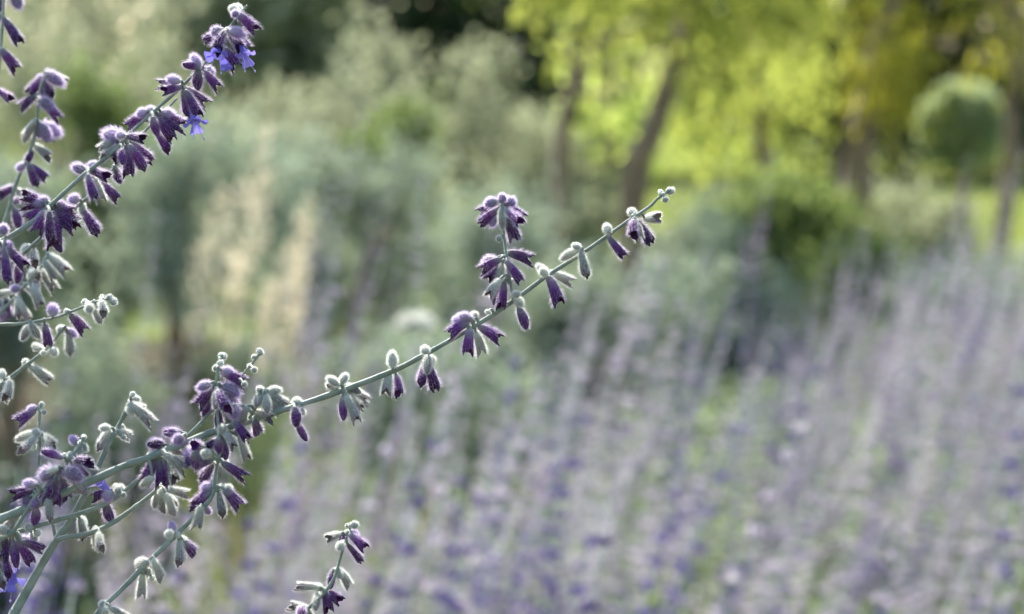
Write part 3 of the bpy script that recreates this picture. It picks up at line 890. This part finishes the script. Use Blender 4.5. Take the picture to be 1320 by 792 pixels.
# dense purple shoot, top left
shoot('sturdy straight sage shoot crowded with dark purple whorls and blue corollas', .600, [
    ([(-25, 328), (4, 310), (38, 289), (65, 265), (109, 225), (147, 195), (162, 178), (195, 147), (221, 124), (241, 105), (261, 85), (273, 72), (293, 40), (305, 23), (319, 7)], 7.2, 2.4, 0)], """
p 304 16 331 37; b 306 14 297 10; l 306 16 301 20; b 303 12 308 9;
p 291 40 264 50; p 289 41 281 61; c 283 57 281 84; p 295 42 313 60; c 310 57 322 84; p 287 62 307 84; l 295 40 316 44; p 298 43 319 58; l 284 38 272 42;
l 257 88 248 71; d 256 88 240 82; d 256 90 249 112; p 260 91 284 110; l 262 90 276 94;
p 236 109 205 106; l 232 106 216 100; p 238 114 267 132; p 238 116 258 147; p 236 116 240 145; c 248 142 256 171; p 234 112 212 117;
p 193 146 164 159; l 190 144 176 147; p 200 148 238 158; p 198 150 223 176; p 203 150 231 168; d 197 150 198 174; l 206 146 226 150; p 200 168 218 192; l 198 146 192 141;
l 160 180 134 170; p 158 182 150 204; w 150 180 130 191; p 163 176 188 177; p 164 186 170 223; p 166 186 185 215; p 168 184 195 204; d 158 192 158 211; l 158 178 142 176; w 150 192 137 200; l 160 176 150 172;
l 112 222 94 213; p 117 220 143 226; p 113 224 120 253; w 119 228 133 257; l 113 218 124 209; p 112 226 126 250;
p 60 262 34 250; p 60 265 30 262; p 62 270 35 281; p 62 272 45 298; p 64 272 62 307; p 66 272 76 314; p 68 270 85 297; p 68 268 99 284; p 70 267 96 270; p 66 266 98 292; d 68 303 78 325; l 62 262 50 256; l 70 264 86 266; l 58 264 40 257;
l 3 302 6 290; p 2 312 2 336; p 5 318 10 361; p 8 320 33 341; d 24 338 24 365; l 8 320 14 313; p 0 320 -13 346; p 4 314 -10 330
""", (-.60, .62), 2)

# second parallel shoot just behind it
shoot('thin sage shoot running parallel just behind the dark crowded one', .613, [
    ([(-6, 362), (12, 343), (36, 322), (58, 302), (102, 264), (114, 253), (130, 235), (147, 217), (165, 196), (190, 166), (215, 141), (228, 127)], 5.2, 3, 0)], """
l 102 259 89 254; p 104 268 125 298; b 106 262 106 276; p 128 234 152 254; l 127 236 122 248; w 38 320 35 337; b 36 318 29 325; w 44 322 47 338; d 147 216 152 232; l 165 196 170 206
""", (-.57, .68), 3)

# soft upright shoot further back
shoot('soft upright sage shoot with drooping grey lilac tiers near its rounded tip', .680, [
    ([(-14, 350), (-4, 312), (8, 280), (21, 236), (33, 208), (44, 177), (49, 141), (50, 124), (57, 98)], 6.5, 3.5, 0)], """
p 58 97 37 118; l 58 94 82 108; p 58 100 51 119; p 60 100 66 121; l 57 98 48 104; w 60 96 84 104;
p 46 124 25 136; p 52 130 79 150; l 50 128 70 140;
w 46 158 30 173; l 50 160 52 178; l 52 160 65 179; l 54 160 78 173; p 50 158 58 180; w 44 156 34 166;
w 44 188 66 200; d 42 195 37 210; p 36 212 46 238; p 38 213 59 228; l 32 212 21 218; p 36 214 54 234;
d 20 240 -2 251; b 22 245 28 250; d 18 268 28 294; d 14 262 21 254; p 20 242 2 248
""", (-.52, .74), 4)

# shoot at the far left, mostly cut by the frame
shoot('sage shoot with loose purple bells hanging above the soft upright one', .668, [
    ([(-22, 210), (-14, 170), (-7, 130), (-2, 95), (1, 60), (4, 20), (5, -20), (8, -60)], 5.5, 3.5, 0)], """
p 5 -6 -6 10; l 18 -8 26 11; p 4 23 26 53; p 0 64 23 86; p -5 114 17 128; l 2 20 -8 30; p -2 62 -20 80; w -6 112 -20 126; p 6 -24 24 -4; p 4 -22 -16 -6; b 8 -60 10 -72; w 8 -55 22 -46; p 7 -52 -8 -40
""", (-.56, .73), 5)

# whitish woolly shoot
shoot('pale woolly sage shoot in soft blur below the dark crowded one', .668, [
    ([(-30, 436), (-4, 408), (22, 381), (32, 369), (52, 345), (63, 327)], 5, 3, 0)], """
w 60 328 88 347; w 66 336 79 346; w 36 338 51 354; w 50 348 73 370; v 45 366 52 392; d 48 360 48 380; w 40 370 55 392; w 16 376 -8 379; w 22 384 34 410; p 8 386 6 406; l 26 374 15 371; p -2 388 9 404; w 24 382 26 404; w 56 336 70 358; v 44 350 34 356; w 30 368 44 378; l 2 398 4 412
""", (-.58, .72), 6)

# two slim shoots in the middle of the left edge
shoot('slim sage shoot bending level with a hooked woolly tip', .611, [
    ([(-40, 421), (-12, 419), (0, 418.5), (30, 417), (65, 411), (87, 404), (109, 395), (131, 387), (142, 386)], 4.6, 2.6, 0)], """
l 68 408 69 392; v 40 418 32 436; v 40 418 44 434; p 57 417 63 444; p 90 405 109 425; t 110 393 109 386; w 118 394 125 410; w 130 388 138 402; t 142 386 150 392; t 132 386 132 380; t 122 391 128 398; b 114 393 118 402; t 138 386 144 381; t 88 404 84 399
""", (-.66, .69), 7)
shoot('slim sage shoot below the level one ending in two lilac buds', .618, [
    ([(-30, 515), (0, 497), (11, 489), (32, 472), (57, 453), (79, 427), (85, 420)], 6.8, 3.2, 0)], """
w 5 489 8 512; b 3 488 1 477; w 12 490 15 510; w 38 472 62 489; w 56 451 41 446; l 84 426 99 432; w 88 430 88 450; b 66 450 70 457; t 58 452 54 458; b 80 427 78 422; v 4 492 -8 504; t 36 470 30 464
""", (-.64, .70), 8)

# thick stem and its branches, bottom left
shoot('thick sage stem forking low into a level branch and a bare upright one', .608, [
    ([(3, 816), (18, 791), (40, 752), (60, 717), (73, 696), (90, 672), (110, 636), (125, 605), (141, 571), (160, 536), (168, 518)], 13.5, 5.0, 0),
    ([(73, 697), (84, 693), (100, 691), (117, 687), (140, 677), (160, 664), (178, 651), (196, 637), (212, 622), (222, 612)], 7.0, 4.5, -.003),
    ([(72, 695), (66, 668), (57, 645), (51, 622), (50, 600), (51, 581), (51, 540), (53, 524)], 5.4, 3.6, .006)], """
w 165 520 197 541; w 166 522 187 526; b 168 516 180 514; t 170 511 172 506; b 164 524 172 534;
v 141 552 132 573; b 141 552 131 551; w 148 556 164 561; t 155 552 160 549; t 157 562 162 566; w 140 556 136 570;
b 103 668 107 676; w 103 668 108 692; w 122 687 121 703; w 128 687 131 703; t 122 684 124 679; t 120 686 114 690;
w 206 630 203 648; w 209 631 210 659; w 213 631 239 636; w 214 636 223 663; w 202 632 199 648; b 206 630 214 640; w 210 632 226 648;
p 46 529 21 542; l 47 528 38 526; t 54 532 60 531; t 53 524 54 519; v 47 558 19 566; w 47 563 36 577; w 55 562 73 569; v 55 562 69 581; t 44 572 42 580; b 50 560 42 556
""", (-.46, .60), 9)

# curved shoot crossing the thick stem, with its leaning spike
shoot('curving sage shoot crossing the thick stem with a heavy leaning purple spike', .602, [
    ([(-32, 704), (0, 694), (22, 686), (55, 676), (93, 665), (118, 657), (140, 648), (156, 637), (175, 621), (192, 606), (215, 588), (240, 564), (258, 546), (268, 535), (285, 520), (302, 500), (314, 482), (326, 468), (337, 453)], 7, 2.8, 0),
    ([(10, 690), (20, 682), (36, 656), (46, 640), (60, 626), (73, 613), (85, 599), (101, 577), (107, 566)], 4.6, 3, -.004)], """
t 334 458 339 453; t 330 462 326 459; t 325 474 319 471; t 325 476 331 478; t 312 494 318 497; t 336 455 333 450;
d 235 559 208 556; l 236 562 224 571; l 238 560 232 570;
t 40 684 34 676; b 40 687 47 698; t 44 684 52 690;
d 137 648 137 675; p 147 632 121 638; c 140 634 122 612; l 142 633 136 646; b 150 634 156 628; t 156 636 162 640; t 150 630 148 624;
b 103 572 112 581; l 99 573 93 562; t 107 566 108 561; t 86 590 80 586; t 90 588 92 583; d 81 591 56 578; d 90 595 113 610; p 97 594 117 592; w 108 598 121 608; b 104 578 98 584;
l 76 606 50 614; w 75 604 52 612; l 84 606 106 616; p 68 616 57 642; p 74 618 75 650; p 84 616 95 636; w 88 608 105 634; w 60 636 67 666; p 78 616 86 642; p 72 616 64 642; l 78 608 94 610;
p 46 630 17 635; p 43 634 25 648; l 45 626 31 621; l 40 640 29 650; w 29 655 9 678; d 46 654 46 678; l 50 648 43 650; l 44 628 38 622;
p 8 692 -5 714; d 17 694 20 732; p 21 695 41 723; p 27 698 53 707; b 5 685 -2 680; b 10 686 0 681; l 24 694 40 700; p 14 694 2 720;
p 4 716 17 736; c 18 734 8 762; w -6 732 5 750; w -4 716 10 726
""", (-.58, .62), 10)

# shoot climbing from the bottom through the thicket
shoot('slender sage shoot climbing from below through the purple thicket to a budding tip', .598, [
    ([(112, 806), (133, 783), (160, 757), (190, 726), (215, 702), (245, 672), (265, 652), (273, 640), (276, 630), (279, 605), (283, 588), (282, 560), (280, 530), (278, 500), (281, 476), (287, 459)], 7.4, 2.8, 0),
    ([(283, 590), (272, 582), (262, 576)], 3.6, 2.6, -.002)], """
w 258 652 258 680; l 264 655 269 662; p 273 634 247 652; l 276 628 259 628; w 282 635 288 657; b 288 635 297 626; p 289 631 309 651; t 282 630 288 626; p 272 632 252 646;
p 286 597 317 613; b 284 596 292 596; p 274 594 247 600; p 274 598 261 615; d 250 584 248 604; p 262 576 252 571; l 262 580 238 585; b 270 588 262 582; l 266 592 250 594; d 256 582 240 596;
d 284 562 284 590; d 286 564 293 592; p 280 566 268 576; w 290 558 306 573; b 287 556 299 560; w 307 560 321 589; p 300 556 322 563; d 281 528 281 554; b 284 556 290 550; d 282 564 278 586;
p 276 500 253 521; p 276 505 262 529; v 279 503 280 525; p 284 500 303 521; l 272 495 254 500; l 284 498 309 508; p 270 518 265 531; l 275 498 258 506; p 282 503 290 524; l 298 518 302 538;
t 280 476 276 473; p 284 478 315 491; l 284 478 300 478; t 284 463 291 457; t 282 465 286 471; t 286 461 284 455;
l 222 688 222 673; b 222 690 215 686; w 231 697 235 722; p 237 699 247 711; t 226 690 232 690; b 230 696 240 698;
w 190 725 175 727; w 197 721 206 743; w 183 738 183 769; t 195 742 197 749; b 190 728 182 724; t 188 732 192 742;
w 142 784 166 796; b 138 780 130 777; w 136 784 129 797; w 140 786 150 800
""", (-.50, .58), 11)

# small sprig at the bottom
shoot('short sage sprig standing alone with four spaced whorls of purple bells', .614, [
    ([(360, 822), (376, 804), (400, 782), (420, 762), (432, 742), (438, 722), (446, 695), (452, 678)], 5.6, 2.8, 0)], """
t 452 678 462 676; w 441 688 423 691; d 444 687 443 707; p 450 688 472 704; p 448 702 466 722; b 442 700 436 706; l 450 687 462 688; t 450 680 446 676;
d 429 735 427 756; w 436 734 450 753; b 434 738 441 742;
w 411 758 387 752; p 418 762 441 771; p 418 762 427 786; v 410 765 408 781; b 414 760 404 756;
w 398 786 377 778; w 396 786 406 799; d 390 782 388 792; l 394 786 384 788
""", (-.34, .64), 12)
